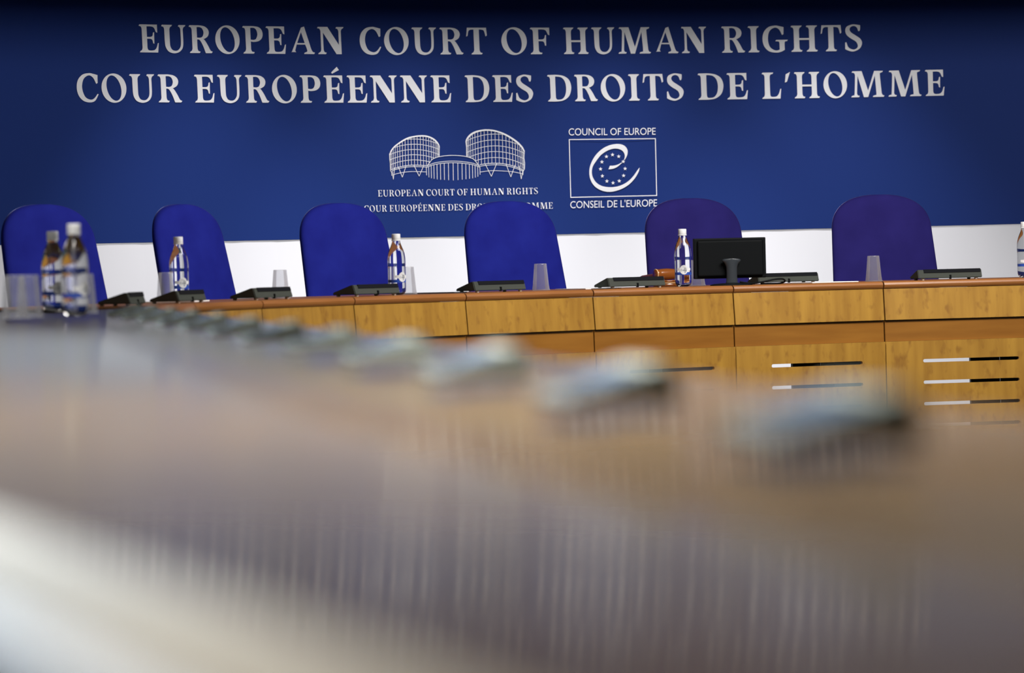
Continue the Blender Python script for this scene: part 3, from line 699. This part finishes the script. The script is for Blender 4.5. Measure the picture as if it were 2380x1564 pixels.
# ------------------------------------------------------------------ monitor
def monitor():
    t = 1.085; root = thing('computer_monitor', pol(t, R0 + 0.115, TZ), PI / 2 - t - 0.34, 'small black monitor seen from behind, standing on the curved bench', 'monitor')
    bm = NB(); box(bm, -0.1345, 0.1345, -0.010, 0.012, 0.026, 0.174, 0.004, 2); obj('frame', bm, M['black'], root)
    bm = NB(); box(bm, -0.122, 0.122, -0.018, -0.009, 0.034, 0.166, 0.007, 3); obj('back_cover', bm, M['black'], root)
    bm = NB(); box(bm, -0.126, 0.126, 0.0115, 0.0130, 0.036, 0.166); obj('screen', bm, M['screen'], root)
    # flared stand: wide round shoulder, narrow neck
    rings = []
    for z, w in ((0.006, 0.026), (0.012, 0.0215), (0.030, 0.020), (0.055, 0.020), (0.070, 0.0215), (0.082, 0.027), (0.090, 0.035), (0.094, 0.034), (0.0975, 0.026), (0.0985, 0.012)):
        rings.append([(w * cos(2 * PI * j / 24), -0.034 + 0.011 * sin(2 * PI * j / 24), z) for j in range(24)])
    bm = NB(); loft(bm, rings); obj('neck', bm, M['charcoal'], root, True)
    bm = NB(); rings = [[(w * cos(2 * PI * j / 36), -0.02 + 0.7 * w * sin(2 * PI * j / 36), z) for j in range(36)] for w, z in ((0.078, 0.0), (0.078, 0.003), (0.066, 0.006), (0.03, 0.0085))]
    loft(bm, rings); obj('base', bm, M['black'], root, True)
    bm = NB(); tube(bm, smooth_pts([(0.03, -0.03, 0.012), (0.07, -0.04, 0.006), (0.11, -0.05, 0.010), (0.155, -0.045, 0.018), (0.190, -0.03, 0.019), (0.203, -0.01, 0.010), (0.19, 0.015, 0.0035), (0.15, 0.02, 0.0035), (0.12, 0.03, 0.0035)], 6), 0.0032, 8)
    obj('cable', bm, M['black'], root, True)
monitor()

# ------------------------------------------------------------------ gavel on its sound block
def gavel():
    t = 1.0583; p = pol(t, R0 + 0.40, TZ); rz = PI / 2 - t
    sb = thing('sound_block', p, rz, 'round turned wooden sound block under the gavel head', 'sound block')
    bm = NB(); lathe(bm, [(0.048, 0), (0.050, 0.003), (0.050, 0.009), (0.046, 0.012), (0.046, 0.015), (0.049, 0.018), (0.047, 0.024), (0.02, 0.0245)], 40); obj('block', bm, M['gavel'], sb, True)
    bm = NB(); lathe(bm, [(0.0463, 0.0120), (0.0478, 0.0125), (0.0478, 0.0145), (0.0463, 0.015)], 40, cap=False); obj('ring', bm, M['gavelband'], sb, True)
    g = thing('gavel', p + Vector((0, 0, 0.0246)), rz, 'turned orange-brown wooden gavel resting on its block beside the bottle', 'gavel')
    hd = [(0.016, -0.050), (0.019, -0.047), (0.020, -0.040), (0.0185, -0.036), (0.0195, -0.030), (0.0215, 0.0), (0.0195, 0.030), (0.0185, 0.036), (0.020, 0.040), (0.019, 0.047), (0.016, 0.050)]
    bm = NB(); loft(bm, [[(x, r * cos(2 * PI * j / 32), 0.0216 + r * sin(2 * PI * j / 32)) for j in range(32)] for r, x in hd]); h = obj('head', bm, M['gavel'], g, True)
    for x in (-0.046, 0.046):
        bm = NB(); loft(bm, [[(x + d, r * cos(2 * PI * j / 32), 0.0216 + r * sin(2 * PI * j / 32)) for j in range(32)] for r, d in ((0.0188, -0.002), (0.0200, -0.001), (0.0200, 0.001), (0.0188, 0.002))], False); obj('ring', bm, M['gavelband'], h, True)
    bm = NB(); tube(bm, [(0, 0.018, 0.0216), (0, 0.06, 0.020), (0, 0.12, 0.015), (0, 0.17, 0.010), (0, 0.19, 0.0085)], [0.006, 0.0055, 0.007, 0.0085, 0.005], 14); obj('handle', bm, M['gavel'], g, True)
gavel()

# ------------------------------------------------------------------ papers and folders on the far bench
def sheet(name, t, q, w, d, m, lab, cat, yaw=0.0, th=0.0012, grp=None):
    bm = NB(); box(bm, -w / 2, w / 2, -d / 2, d / 2, 0, th, 0)
    o = obj(name, bm, m); o.location = pol(t, q, TZ + 0.0003); o.rotation_euler = (0, 0, PI / 2 - t + yaw); tag(o, lab, cat, grp)
sheet('paper_sheet', 0.355, R0 + 0.28, 0.21, 0.16, M['paper'], 'white paper lying right of the bottle and console by the second chair', 'paper', 0.2, 0.004)
sheet('paper_sheet', 0.935, R0 + 0.22, 0.15, 0.21, M['paper'], 'white paper lying flat between the lone cup and the gavel', 'paper', -0.1, 0.003)
sheet('paper_sheet', 1.205, R0 + 0.20, 0.20, 0.15, M['paper'], 'white paper lying right of the monitor cable', 'paper', 0.1, 0.003)
sheet('folder', 0.745, R0 + 0.24, 0.10, 0.20, M['charcoal'], 'thin dark folder left of the console before the fourth chair', 'folder', 0.3, 0.004)
sheet('folder', 0.925, R0 + 0.08, 0.07, 0.06, M['charcoal'], 'thin dark folder tip left of the console beside the gavel', 'folder', 0.2, 0.0025)
